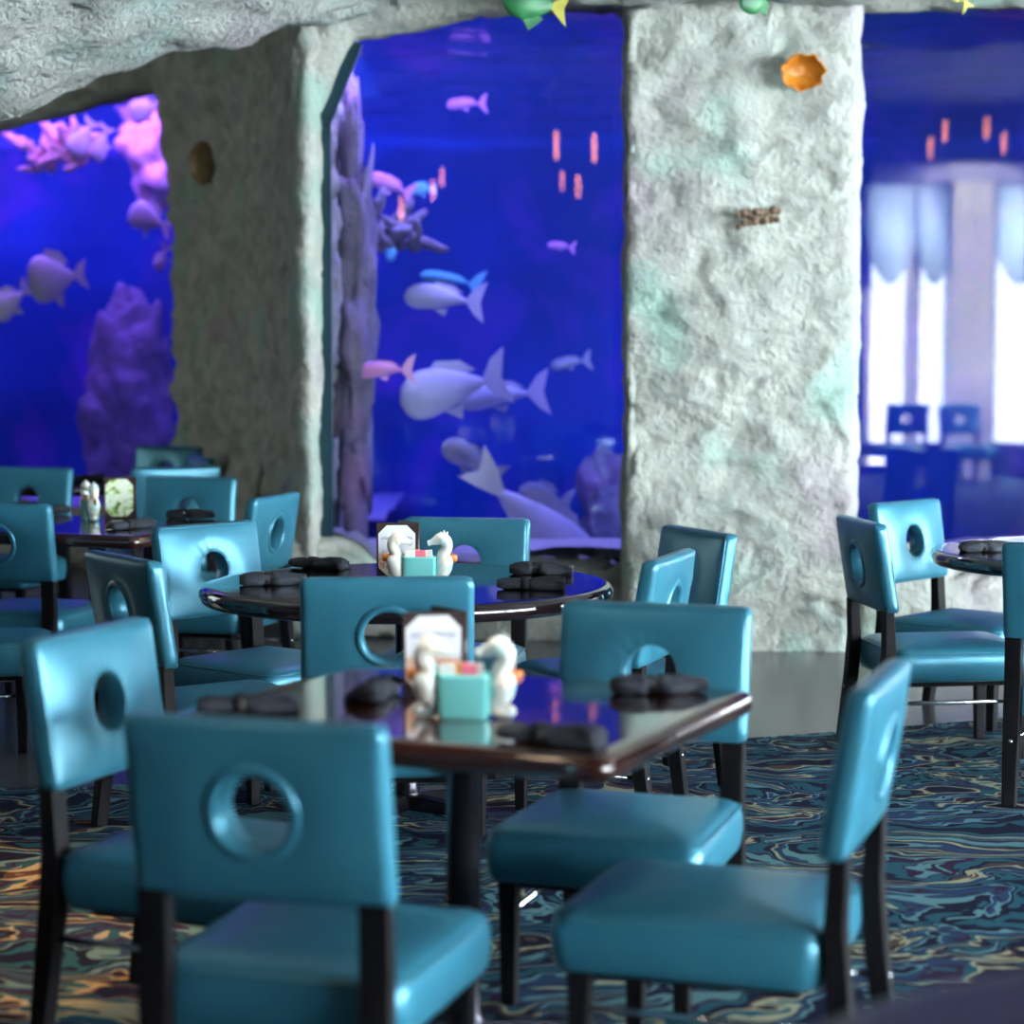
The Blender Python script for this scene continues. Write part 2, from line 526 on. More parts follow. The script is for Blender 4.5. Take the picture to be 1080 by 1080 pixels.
def rock_column(name, section, z0, z1, m, amp=0.08, small=0.022, nz=110, step=0.035, wob=None):
    """closed x/y outline swept up z, displaced along its outward normal"""
    pts = []
    n = len(section)
    for i in range(n):
        a, b = Vector(section[i]), Vector(section[(i + 1) % n])
        k = max(1, int((b - a).length / step))
        for j in range(k): pts.append(a.lerp(b, j / k))
    N_ = len(pts)
    for _ in range(3):
        pts = [(pts[i - 1] + pts[i] * 2 + pts[(i + 1) % N_]) / 4 for i in range(N_)]
    bm = bmesh.new()
    rings = []
    area2 = sum(pts[i].x * pts[(i + 1) % N_].y - pts[(i + 1) % N_].x * pts[i].y for i in range(N_))
    sg = 1 if area2 > 0 else -1
    for k in range(nz + 1):
        z = z0 + (z1 - z0) * k / nz
        r = []
        for i in range(N_):
            t = (pts[(i + 1) % N_] - pts[i - 1]).normalized()
            nr = Vector((t.y, -t.x, 0)) * sg
            p = Vector((pts[i].x, pts[i].y, z))
            if wob: p = p + Vector(wob(p))
            r.append(rock_disp(p, nr, amp, small))
        rings.append(r)
    loft(bm, rings)
    return struct(name, bm, m)


def rock_bar(name, fn, u0, u1, nu, prof_n, m, amp=0.05, small=0.02):
    """fn(u) -> closed y/z profile (list) swept along x=u"""
    bm = bmesh.new()
    rings = []
    for k in range(nu + 1):
        u = u0 + (u1 - u0) * k / nu
        prof = fn(u)
        pts = []
        n = len(prof)
        for i in range(n):
            a, b = Vector(prof[i]), Vector(prof[(i + 1) % n])
            for j in range(prof_n): pts.append(a.lerp(b, j / prof_n))
        N_ = len(pts)
        for _ in range(2):
            pts = [(pts[i - 1] + pts[i] * 2 + pts[(i + 1) % N_]) / 4 for i in range(N_)]
        ar = sum(pts[i].x * pts[(i + 1) % N_].y - pts[(i + 1) % N_].x * pts[i].y for i in range(N_))
        sg = 1 if ar > 0 else -1
        r = []
        for i in range(N_):
            t = (pts[(i + 1) % N_] - pts[i - 1]).normalized()
            nr = Vector((0, t.y, -t.x)) * sg
            r.append(rock_disp((u, pts[i].x, pts[i].y), nr, amp, small))
        rings.append(r)
    loft(bm, rings)
    return struct(name, bm, m)


def lerp_table(t, x):
    if x <= t[0][0]: return t[0][1]
    for (a, b), (c, d) in zip(t, t[1:]):
        if x <= c: return b + (d - b) * (x - a) / (c - a)
    return t[-1][1]


# broad pillar between the middle and right tank windows
XL, XR = at(650, 400, 11.0).x, at(911, 400, 11.0).x
rock_column('wall_center', [(XL + 0.22, 11.75), (XL + 0.02, 11.08), (XL + 0.05, 10.93), (XR - 0.08, 10.93), (XR - 0.01, 11.05), (XR, 11.75)], -0.02, 3.75, M['rock'], 0.055, 0.013, 190,
            step=0.022, wob=lambda p: (0, -0.10 * max(0, 1 - p.z / 0.6), 0))
# rock pillar left of the middle window: bright front, dark flank running back to the left window
rock_column('wall_left', [(-0.99, 11.9), (-0.985, 11.28), (-1.02, 11.2), (-1.09, 11.22), (-1.15, 11.36), (-1.24, 11.8), (-1.42, 12.6), (-1.62, 13.5), (-1.95, 14.3), (-2.30, 14.85), (-2.28, 15.3), (-1.2, 15.3)], -0.02, 3.75, M['rockdark'], 0.08, 0.02, 120,
            wob=lambda p: (-0.16 * max(0, (p.z - 2.6)) if p.x < -1.9 else 0, 0, 0))
# sill walls
SILL = [(-1.15, 0.58), (-0.85, 0.55), (-0.65, 0.42), (0.0, 0.40), (0.62, 0.40)]
rock_bar('wall_sill', lambda u: [(11.28, -0.02), (11.20, 0.15), (11.24, lerp_table(SILL, u) - 0.06), (11.34, lerp_table(SILL, u)), (11.75, lerp_table(SILL, u)), (11.75, -0.02)], -1.15, 0.72, 70, 6, M['rock'], 0.05)
SILR = [(1.85, 0.62), (2.05, 0.50), (2.3, 0.42), (8, 0.42)]
rock_bar('wall_sill', lambda u: [(11.20, -0.02), (11.10, 0.15), (11.16, lerp_table(SILR, u) - 0.06), (11.30, lerp_table(SILR, u)), (11.75, lerp_table(SILR, u)), (11.75, -0.02)], 1.80, 8.0, 150, 6, M['rock'], 0.05)
rock_bar('wall_sill', lambda u: [(14.9, -0.02), (14.8, 0.2), (14.9, 0.44), (15.3, 0.46), (15.3, -0.02)], -7.5, -2.1, 90, 5, M['rockdark'], 0.05)
# headers above the windows
HM = [(at(335, 130, 11.4).x - 0.1, at(335, 135, 11.4).z), (at(335, 130, 11.4).x, at(335, 130, 11.4).z), (at(372, 42, 11.4).x, at(372, 42, 11.4).z), (at(520, 14, 11.4).x, at(520, 14, 11.4).z), (at(600, 8, 11.4).x, at(600, 8, 11.4).z), (at(660, 14, 11.4).x, at(660, 14, 11.4).z), (1.9, 3.26), (8, 3.30)]
rock_bar('wall_header', lambda u: [(11.30, 3.8), (11.26, lerp_table(HM, u) + 0.2), (11.34, lerp_table(HM, u) + 0.01), (11.62, lerp_table(HM, u) + 0.0), (11.75, 3.8)], -1.12, 8.0, 200, 6, M['rock'], 0.02, 0.012)
HL = [(-7.5, 2.55), (at(0, 135, 15).x, at(0, 135, 15).z), (at(165, 100, 15).x, at(165, 100, 15).z), (-1.9, 3.3)]
rock_bar('wall_header', lambda u: [(14.7, 4.3), (14.75, lerp_table(HL, u) + 0.1), (14.85, lerp_table(HL, u)), (15.2, lerp_table(HL, u)), (15.3, 4.3)], -7.5, -1.9, 110, 6, M['rockdark'], 0.03, 0.02)

# rock ceiling overhang: lower lip follows the photo, rising towards the room
LIP = [(-60, 136), (0, 124), (40, 112), (75, 92), (120, 80), (170, 73), (215, 60), (270, 42), (330, 24), (400, 12), (470, 2), (520, -4), (575, 2), (605, 10), (655, 16), (760, 10), (905, 8), (930, -6), (1100, -8)]
LY = [(-60, 9.6), (300, 10.2), (600, 10.9), (1100, 10.8)]
lipx = []
for px, py in LIP:
    lipx.append(at(px, py, lerp_table(LY, px)))
LIPZ = [(-8, 2.35)] + [(p.x, p.z) for p in lipx] + [(9, 3.2)]
LIPY = [(-8, 9.5)] + [(p.x, p.y) for p in lipx] + [(9, 10.8)]


def lip_prof(u):
    y, z = lerp_table(LIPY, u), lerp_table(LIPZ, u)
    return [(y + 0.02, z + 0.02), (y + 0.35, z + 0.45), (y + 1.2, 4.4), (4.6, 4.4), (5.4, 4.1), (y - 2.6, z + 0.62), (y - 1.6, z + 0.30), (y - 0.7, z + 0.08), (y - 0.2, z - 0.0)]


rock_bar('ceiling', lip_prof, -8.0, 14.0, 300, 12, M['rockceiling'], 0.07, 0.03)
bm = bmesh.new(); box(bm, (3.0, 1.2, 4.3), (22.2, 7.6, 0.1)); struct('ceiling', bm, M['plaster'], False)
bm = bmesh.new(); box(bm, (0.5, 12.9, 4.45), (17, 5.2, 0.1)); struct('ceiling', bm, M['plaster'], False)
bm = bmesh.new(); box(bm, (-8.05, 6.4, 2.15), (0.1, 18, 4.4)); struct('wall_outer', bm, M['plaster'], False)

# window walls behind and to the right of the camera: tall daylight panes with scalloped valances
BY = -2.5
bm = bmesh.new(); box(bm, (-1.95, BY - 0.05, 2.1), (12.1, 0.1, 4.4)); struct('wall_rear', bm, M['plaster'], False)
bm = bmesh.new(); box(bm, (9.05, BY + 0.2, 3.85), (9.9, 0.6, 0.9)); box(bm, (9.05, BY - 0.05, 0.2), (9.9, 0.1, 0.4)); struct('wall_rear', bm, M['plaster'], False)
bm = bmesh.new(); box(bm, (14.05, 4.8, 3.85), (0.1, 14.8, 0.9)); box(bm, (14.05, 4.8, 0.2), (0.1, 14.8, 0.4)); box(bm, (14.05, 11.2, 2.1), (0.1, 2.2, 4.3)); struct('wall_right', bm, M['plaster'], False)


def scallop(bm, o, ux, wdt, ztop, zlow, zside, th=0.03):
    n = 24
    fr, bk = [], []
    nrm = Vector((-ux[1], ux[0], 0)) * th
    for k in range(n + 1):
        s = k / n
        z = zside - (zside - zlow) * math.sin(PI * s) ** 0.7
        p = Vector((o[0] + ux[0] * wdt * s, o[1] + ux[1] * wdt * s, 0))
        off = nrm * 0.6 * math.cos(s * 22)
        fr.append((p + off, z)); bk.append((p + off + nrm, z))
    rings = []
    for (p, z), (q, _) in zip(fr, bk):
        rings.append([(p.x, p.y, ztop), (p.x, p.y, z), (q.x, q.y, z), (q.x, q.y, ztop)])
    loft(bm, rings)


def daylight_window(k, x0, x1, side=None):
    if side is None:
        bm = bmesh.new(); box(bm, ((x0 + x1) / 2, BY - 0.12, 1.9), (x1 - x0, 0.02, 3.0))
        pane = struct('window_%d' % k, bm, M['sheerlight' if x0 < 6.35 else 'daylight'], False)
        bm = bmesh.new()
        for x in (x0, x1): box(bm, (x, BY, 1.9), (0.07, 0.1, 3.0))
        struct('trim_%d' % k, bm, M['whitepaint'], False)
        bm = bmesh.new(); scallop(bm, (x0 - 0.06, BY + 0.1), (1, 0), x1 - x0 + 0.12, 3.4, 2.25, 2.85)
    else:
        bm = bmesh.new(); box(bm, (14.12, (x0 + x1) / 2, 1.9), (0.02, x1 - x0, 3.0))
        pane = struct('window_%d' % k, bm, M['daylight'], False)
        bm = bmesh.new()
        for y in (x0, x1): box(bm, (14.0, y, 1.9), (0.1, 0.09, 3.0))
        struct('trim_%d' % k, bm, M['whitepaint'], False)
        bm = bmesh.new(); scallop(bm, (13.9, x0 + 0.02), (0, 1), x1 - x0 - 0.04, 3.4, 2.25, 2.95)
    o = link('valance', bm, M['valance'])
    tag(o, 'pale blue scalloped window valance mirrored in the right tank window', 'valance', 'scalloped valances on the daylight windows')


wk = 4
for a, b_ in ((4.15, 4.62), (4.72, 5.08), (5.60, 6.2), (6.4, 7.2), (7.3, 8.1), (8.2, 9.0), (9.1, 9.9), (10.0, 10.8), (10.9, 11.7), (11.8, 12.6), (12.7, 13.5)):
    daylight_window(wk, a, b_); wk += 1
for k in range(5):
    daylight_window(wk, -2.0 + k * 2.4, -2.0 + k * 2.4 + 2.2, 'r'); wk += 1
# cream column between the windows (mirrored in the right tank window)
bm = bmesh.new(); box(bm, (5.28, BY + 0.25, 2.1), (0.48, 0.4, 4.3)); struct('wall_column', bm, M['whitepaint'], False, bevel=0.02)

# ------------------------------------------------------------------ the aquarium
def pane(k, pts):
    bm = bmesh.new()
    loft(bm, [[(p.x, p.y, p.z) for p in pts], [(p.x, p.y + 0.06, p.z) for p in pts]])
    return struct('window_%d' % k, bm, M['glass'], False)


G = 11.5
pane(1, [Vector((-7.2, 15.08, 0.3)), Vector((-2.0, 15.08, 0.3)), Vector((-2.0, 15.08, 3.5)), Vector((-7.2, 15.08, 3.5))])
pane(2, [Vector((-1.05, G, 0.2)), Vector((0.75, G, 0.2)), Vector((0.75, G, 3.4)), Vector((-1.05, G, 3.4))])
pane(3, [Vector((1.8, G, 0.2)), Vector((8.0, G, 0.2)), Vector((8.0, G, 3.4)), Vector((1.8, G, 3.4))])
# dark teal frame at the middle window's left edge and cut corner
bm = bmesh.new()
fpts = [at(344, 585, 11.42), at(341, 128, 11.42), at(375, 44, 11.42)]
for a, b_ in zip(fpts, fpts[1:]):
    d = (b_ - a).normalized()
    sd = Vector((d.z, 0, -d.x)) * 0.035
    rr = [[a - sd, a + sd, a + sd + Vector((0, 0.07, 0)), a - sd + Vector((0, 0.07, 0))], [b_ - sd, b_ + sd, b_ + sd + Vector((0, 0.07, 0)), b_ - sd + Vector((0, 0.07, 0))]]
    loft(bm, rr)
struct('trim_1', bm, M['tealframe'], False)
# tank shell
bm = bmesh.new()
nx, nz = 60, 22
rows = []
for k in range(nz + 1):
    row = []
    for i in range(nx + 1):
        x = -7.3 + 15.4 * i / nx; z = -0.1 + 5.0 * k / nz
        row.append((x, 18.4 + 0.35 * fbm((x, 0, z), 0.8, 4), z))
    rows.append(row)
loft(bm, rows, closed=False)
struct('wall_tank_back', bm, M['backdrop'])
bm = bmesh.new(); box(bm, (8.1, 15.1, 2.4), (0.1, 7, 5)); box(bm, (-7.4, 17.0, 2.4), (0.1, 4, 5)); struct('wall_tank_side', bm, M['backdrop'], False)
def tank_sheet(bm, x0, x1, y0, y1, step, zf):
    nx, ny = max(2, int((x1 - x0) / step)), max(2, int((y1 - y0) / step))
    loft(bm, [[(x0 + (x1 - x0) * i / nx, y0 + (y1 - y0) * k / ny, zf(x0 + (x1 - x0) * i / nx, y0 + (y1 - y0) * k / ny)) for i in range(nx + 1)] for k in range(ny + 1)], closed=False)


bm = bmesh.new()
sand_z = lambda x, y: 0.42 - 0.20 * max(0, y - 12.6) + 0.05 * fbm((x, y, 0), 1.1, 4)
tank_sheet(bm, -0.90, 8.0, 11.65, 18.3, 0.16, sand_z)
tank_sheet(bm, -7.3, -0.90, 15.35, 18.3, 0.16, lambda x, y: 0.30 + 0.06 * fbm((x, y, 0), 1.1, 4))
struct('floor_sand', bm, M['sand'])
WS = 3.22
bm = bmesh.new()
Lp = [(-0.95, 11.58), (8.0, 11.58), (8.0, 18.3), (-7.3, 18.3), (-7.3, 15.16), (-0.95, 15.16)]
loft(bm, [[(x, y, 0.0) for x, y in Lp], [(x, y, WS) for x, y in Lp]])
tag(link('water', bm, M['water'], None, False), 'clear blue water filling the aquarium behind the glass', 'water', kind='stuff')
bm = bmesh.new()
wave_z = lambda x, y: WS + 0.03 + 0.06 * fbm((x, y, 2), 1.5, 4)
tank_sheet(bm, -0.90, 8.0, 11.7, 18.3, 0.1, wave_z)
tank_sheet(bm, -7.2, -0.90, 15.35, 18.3, 0.1, wave_z)
tag(link('water_surface', bm, M['ripples']), 'rippled water surface seen from below at the top of the aquarium', 'water', kind='stuff')


def reef_rock(name, c, r, label, m, seed=0, sub=5, amp=0.45, cat='rock'):
    bm = bmesh.new()
    bmesh.ops.create_icosphere(bm, subdivisions=sub, radius=1)
    for v in bm.verts:
        d = v.co.normalized()
        k = 1 + amp * fbm(Vector((d.x * r[0], d.y * r[1], d.z * r[2])) * 2.2 + Vector((seed, 0, 0)), 1.8, 4)
        v.co = Vector((d.x * r[0] * k, d.y * r[1] * k, d.z * r[2] * k))
    o = link(name, bm, m)
    o.location = c
    return tag(o, label, cat)


p = at(374, 380, 12.35)
reef_rock('reef_rock', (p.x, 12.35, 1.65), (0.11, 0.25, 1.5), 'tall purple-grey rock column inside the left edge of the middle tank window', M['reef'], 3)
p = at(640, 560, 13.6)
reef_rock('reef_rock', (p.x + 0.1, 14.1, 0.30), (0.30, 0.3, 0.50), 'dark purple rock on the sand in the lower right corner of the middle tank window', M['reef'], 5)
p = at(130, 390, 16.6)
reef_rock('reef_rock', (p.x, 16.9, 0.9), (0.36, 0.4, 1.05), 'large violet reef mound in the middle of the left tank window', M['reef'], 9, 5, 0.22)
p = at(140, 160, 16.8)
reef_rock('reef_rock', (p.x + 0.2, 17.3, p.z), (0.35, 0.4, 0.4), 'rosy reef lump at the upper right of the left tank window', M['coral_pink'], 14, 4)


def branch_coral(name, c, s0, label, m, seed):
    r = random.Random(seed)
    bm = bmesh.new()
    for k in range(30):
        a = r.uniform(0, 2 * PI); e = r.uniform(-0.3, 0.9)
        p0 = Vector((0, 0, 0)); d = Vector((math.cos(a) * math.cos(e) * 1.4, math.sin(a) * 0.5, math.sin(e) * 1.2)); s = s0 * r.uniform(0.55, 1.0); p0 = Vector((r.uniform(-1, 1.3) * s0, r.uniform(-.3, .3) * s0, r.uniform(-.4, .6) * s0))
        pts = [p0]
        for j in range(5):
            d = (d + Vector((r.uniform(-.4, .4), r.uniform(-.3, .3), r.uniform(-.3, .4)))).normalized()
            pts.append(pts[-1] + d * s * 0.28)
        tube(bm, pts, [s * q for q in (0.20, 0.19, 0.20, 0.17, 0.15, 0.08)], 8)
    o = link(name, bm, m)
    o.location = c
    return tag(o, label, 'coral')


branch_coral('branching_coral', at(52, 168, 16.0), 0.21, 'pink branching coral at the upper left of the left tank window', M['coral_pink'], 4)
branch_coral('branching_coral', at(398, 250, 12.9), 0.20, 'purple branching coral beside the rock column in the middle tank window', M['reef'], 6)


def fish(name, px, py, Y, length, label, m, height=0.42, thick=0.22, yaw=0, roll=0, flip=1, tail=0.26, finm=None):
    """fish swimming to -x (flip=1) or +x (flip=-1); roll tips the head down (+)"""
    root = empty(name, at(px, py, Y), 0, label, 'fish', 'fish in the aquarium')
    root.rotation_euler = (0, -R(roll), R(yaw) + (0 if flip == 1 else PI))
    root.rotation_mode = 'XYZ'
    Ln = length
    bm = bmesh.new()
    rings = []
    for k in range(25):
        s = k / 24
        env = max(0.0, (math.sin(PI * min(1, s ** 0.62)) ** 0.8)) * (1 - 0.25 * s) + 0.10 * s
        h = max(0.012, env) * height * Ln * 0.5
        t = max(0.010, env) * thick * Ln * 0.5
        x = (-0.5 + 0.80 * s) * Ln
        zc = 0.03 * Ln * math.sin(PI * s)
        rings.append([(x, t * math.cos(a), zc + h * math.sin(a)) for a in [q * 2 * PI / 16 for q in range(16)]])
    loft(bm, rings)
    body = link('body', bm, m, root)
    finm = finm or m

    def fin(nm, pts, th=0.012):
        bm = bmesh.new()
        loft(bm, [[(x * Ln, -th * Ln, z * Ln) for x, z in pts], [(x * Ln, th * Ln, z * Ln) for x, z in pts]])
        return link(nm, bm, finm, root, False)
    fin('tail_fin', [(0.28, 0.02), (0.28, -0.02), (0.40, -tail * 0.65), (0.52, -tail), (0.46, 0.0), (0.54, tail), (0.40, tail * 0.7)])
    h = height * 0.5
    fin('dorsal_fin', [(-0.22, h * 0.80), (-0.10, h * 1.25), (0.12, h * 1.05), (0.24, h * 0.55), (0.10, h * 0.5)])
    fin('belly_fin', [(-0.12, -h * 0.75), (0.02, -h * 1.2), (0.06, -h * 0.6)])
    return root


A_ = (
    (478, 411, 12.9, 0.66, 'largest pale fish swimming left in the middle of the middle tank window', 'fish_pale', 0.46, 15, 14),
    (530, 418, 13.4, 0.56, 'pale slim fish overlapping the tail of the largest fish', 'fish_pale', 0.30, 10, 6),
    (468, 316, 13.0, 0.48, 'white-bellied fish swimming left above the largest fish', 'fish_pale', 0.34, 12, -4),
    (476, 296, 13.7, 0.40, 'teal fish just behind the white-bellied fish', 'fish_teal', 0.20, 5, -10),
    (497, 487, 12.7, 0.40, 'grey fish with raised head above the great sloping fish', 'fish_grey', 0.40, 10, -32),
    (574, 527, 13.6, 0.36, 'small grey fish behind the great sloping fish at lower right of middle window', 'fish_grey', 0.55, 15, -8),
    (602, 383, 14.6, 0.28, 'dim little fish right of the paired pale fish', 'fish_grey', 0.30, 10, 10),
    (592, 260, 14.0, 0.18, 'tiny purple fish alone in the right half of the middle tank window', 'fish_pink', 0.28, 0, -6),
    (492, 110, 14.0, 0.26, 'pink fish near the surface in the middle tank window', 'fish_pink', 0.30, 10, 4),
    (406, 391, 12.15, 0.34, 'rosy fish beside the rock column in the middle tank window', 'fish_pink', 0.28, 20, 2),
    (412, 196, 13.2, 0.30, 'purple fish high beside the branching coral', 'fish_pink', 0.34, 20, -20),
    (447, 200, 13.6, 0.16, 'small teal fish right of the branching coral', 'fish_teal', 0.55, 0, 0),
    (416, 260, 13.6, 0.20, 'teal fish hanging nose down below the branching coral', 'fish_teal', 0.35, 0, 70),
    (60, 294, 15.6, 0.42, 'round lavender fish at centre left of the left tank window', 'fish_pale', 0.85, 25, 10),
    (12, 318, 15.6, 0.34, 'lavender fish at the left edge of the picture', 'fish_pale', 0.60, 10, 40),
    (158, 232, 15.7, 0.36, 'lavender fish near the rock at the right side of the left tank window', 'fish_pale', 0.60, -20, -20),
    (88, 146, 15.8, 0.30, 'pale fish beside the pink coral', 'fish_pale', 0.60, 10, 60),
    (108, 152, 15.9, 0.28, 'narrow pale fish right of the one beside the pink coral', 'fish_pale', 0.45, 40, 70),
    (171, 272, 15.7, 0.20, 'small fish nose down against the dark rock edge of the left tank window', 'fish_pale', 0.45, 10, 70),
    (154, 116, 16.0, 0.26, 'blue-violet fish in the top right corner of the left tank window', 'fish_grey', 0.7, 10, 20),
)
for px, py, Y, ln, lab, mm, hh, yaw, roll in A_:
    fish('fish', px, py, Y, ln, lab, M[mm], hh, yaw=yaw, roll=roll)
# the great pale fish that slopes down to the sand
fish('fish', 565, 560, 12.4, 1.05, 'great pale fish sloping down towards the sand in the middle window', M['fish_pale'], 0.36, 0.3, yaw=15, roll=47, flip=-1, tail=0.11)

# ------------------------------------------------------------------ chairs
W2, PH, ZB, ZT, TILT = 0.243, 0.1665, 0.547, 0.88, 0.155


def make_chair():
    root = empty('dining_chair')
    # seat cushion
    bm = bmesh.new()
    rings = []
    for ins, z in ((0.03, 0.292), (0.008, 0.296), (0.001, 0.31), (-0.004, 0.345), (-0.003, 0.38), (0.002, 0.398), (0.010, 0.409), (0.026, 0.417), (0.06, 0.424), (0.11, 0.430), (0.17, 0.434)):
        rings.append([(x * (1 + 0.09 * y), y + 0.045, z) for x, y in rrect(0.248 - ins, 0.268 - ins, max(0.012, 0.045 - ins * 0.5), 6)])
    loft(bm, rings)
    seat = link('seat', bm, M['vinyl'], root)
    bm = bmesh.new()
    tube(bm, [(x * (1 + 0.09 * y), y + 0.045, 0.402) for x, y in rrect(0.2465, 0.2665, 0.045, 6)], 0.0035, 6, closed=True)
    link('piping', bm, M['vinyl'], seat)
    # backrest panel with round hole
    r0 = 0.066
    NA = 96
    loopsF, loopsB = [], []
    K = 16
    def bound(a):
        c, s = math.cos(a), math.sin(a)
        t = min(W2 / max(1e-6, abs(c)), PH / max(1e-6, abs(s)))
        x, y = c * t, s * t
        rc = 0.022
        ix, iy = W2 - rc, PH - rc
        if abs(x) > ix and abs(y) > iy:
            # intersect with corner circle
            cx, cy = math.copysign(ix, x), math.copysign(iy, y)
            bq = c * cx + s * cy
            d = bq * bq - (cx * cx + cy * cy - rc * rc)
            t = bq + math.sqrt(max(0, d))
            x, y = c * t, s * t
        return x, y
    angs = [2 * PI * k / NA for k in range(NA)]
    ca = math.atan2(PH, W2)
    sv = [0, 0.02, 0.045, 0.07, 0.10, 0.17, 0.26, 0.36, 0.48, 0.60, 0.72, 0.80, 0.86, 0.91, 0.94, 0.965, 0.982, 0.993, 1.0]
    def pt(u, v, y):
        return (u, -0.21 - 0.03 - math.tan(TILT) * (v + PH) + y, ZB + PH + v)
    def half(a, s, u, v, front):
        dl = min(W2 - abs(u), PH - abs(v))
        rr = math.hypot(u, v) - r0
        h = 0.030
        if dl < 0.020: h -= 0.020 * (1 - math.sqrt(max(0, 1 - ((0.020 - dl) / 0.020) ** 2)))
        puff = 0.016 * (1 - abs(u / W2) ** 3) * (1 - abs(v / PH) ** 3) * (0.55 + 0.45 * min(1, max(0, rr) / 0.06))
        if rr < 0.010: puff -= 0.006 * (1 - rr / 0.010) ** 2
        puff += 0.0009 * math.cos(22 * a + 2 * math.sin(3 * a)) * math.exp(-rr / 0.035) * (1 if front else 0.3)
        return h - 0.004 + puff
    bm = bmesh.new()
    F_, B_ = [], []
    for s in sv:
        rf, rb = [], []
        for a in angs:
            bx, by = bound(a)
            hx, hy = r0 * math.cos(a), r0 * math.sin(a)
            u, v = hx + (bx - hx) * s, hy + (by - hy) * s
            rf.append(bm.verts.new(pt(u, v, half(a, s, u, v, True))))
            rb.append(bm.verts.new(pt(u, v, -half(a, s, u, v, False))))
        F_.append(rf); B_.append(rb)
    for LL in (F_, B_):
        for p_, q_ in zip(LL, LL[1:]):
            for i in range(NA):
                j = (i + 1) % NA
                bm.faces.new((p_[i], p_[j], q_[j], q_[i]))
    for i in range(NA):
        j = (i + 1) % NA
        bm.faces.new((F_[0][i], F_[0][j], B_[0][j], B_[0][i]))
        bm.faces.new((F_[-1][i], F_[-1][j], B_[-1][j], B_[-1][i]))
    back = link('backrest', bm, M['vinyl'], root)
    # raised welt ring round the hole on the rear face, thin piping round the front
    bm = bmesh.new()
    tube(bm, [pt(0.080 * math.cos(a), 0.080 * math.sin(a), -0.031) for a in angs[::2]], 0.0125, 10, closed=True)
    link('hole_ring', bm, M['vinyl'], back)
    bm = bmesh.new()
    tube(bm, [pt(x, v, 0.0215) for x, v in rrect(W2 - 0.0075, PH - 0.0075, 0.02, 5)], 0.003, 6, closed=True)
    tube(bm, [pt(0.069 * math.cos(a), 0.069 * math.sin(a), 0.031) for a in angs[::3]], 0.0035, 6, closed=True)
    link('piping', bm, M['vinyl'], back)
    # legs: front tapered, rear posts kinked and running up into the backrest
    for sx in (-1, 1):
        bm = bmesh.new()
        bar(bm, (sx * 0.205, 0.262, 0.0), (sx * 0.205, 0.262, 0.30), 0.034, 0.034, 0.046, 0.046)
        link('leg', bm, M['darkwood'], root, False, 0.004)
        bm = bmesh.new()
        ring = lambda x, y, z, wx, wy: [(x - wx / 2, y - wy / 2, z), (x + wx / 2, y - wy / 2, z), (x + wx / 2, y + wy / 2, z), (x - wx / 2, y + wy / 2, z)]
        loft(bm, [ring(sx * 0.206, -0.290, 0.0, 0.045, 0.040), ring(sx * 0.208, -0.255, 0.27, 0.056, 0.046), ring(sx * 0.208, -0.245, 0.42, 0.056, 0.042), ring(sx * 0.208, -0.252, 0.56, 0.056, 0.036)])
        link('leg', bm, M['darkwood'], root, False, 0.004)
    bm = bmesh.new()
    loft(bm, [[(x * (1 + 0.09 * y), y + 0.04, z) for x, y in rrect(0.19, 0.21, 0.01, 2)] for z in (0.272, 0.296)])
    link('seat_frame', bm, M['darkwood'], root, False)
    for sx in (-1, 1):
        bm = bmesh.new()
        tube(bm, [(sx * 0.206, 0.255, 0.215), (sx * 0.207, -0.285, 0.215)], 0.008, 10)
        link('stretcher', bm, M['chrome'], root)
    return root


def cpos(tx, ty, r): return (tx, ty, r)


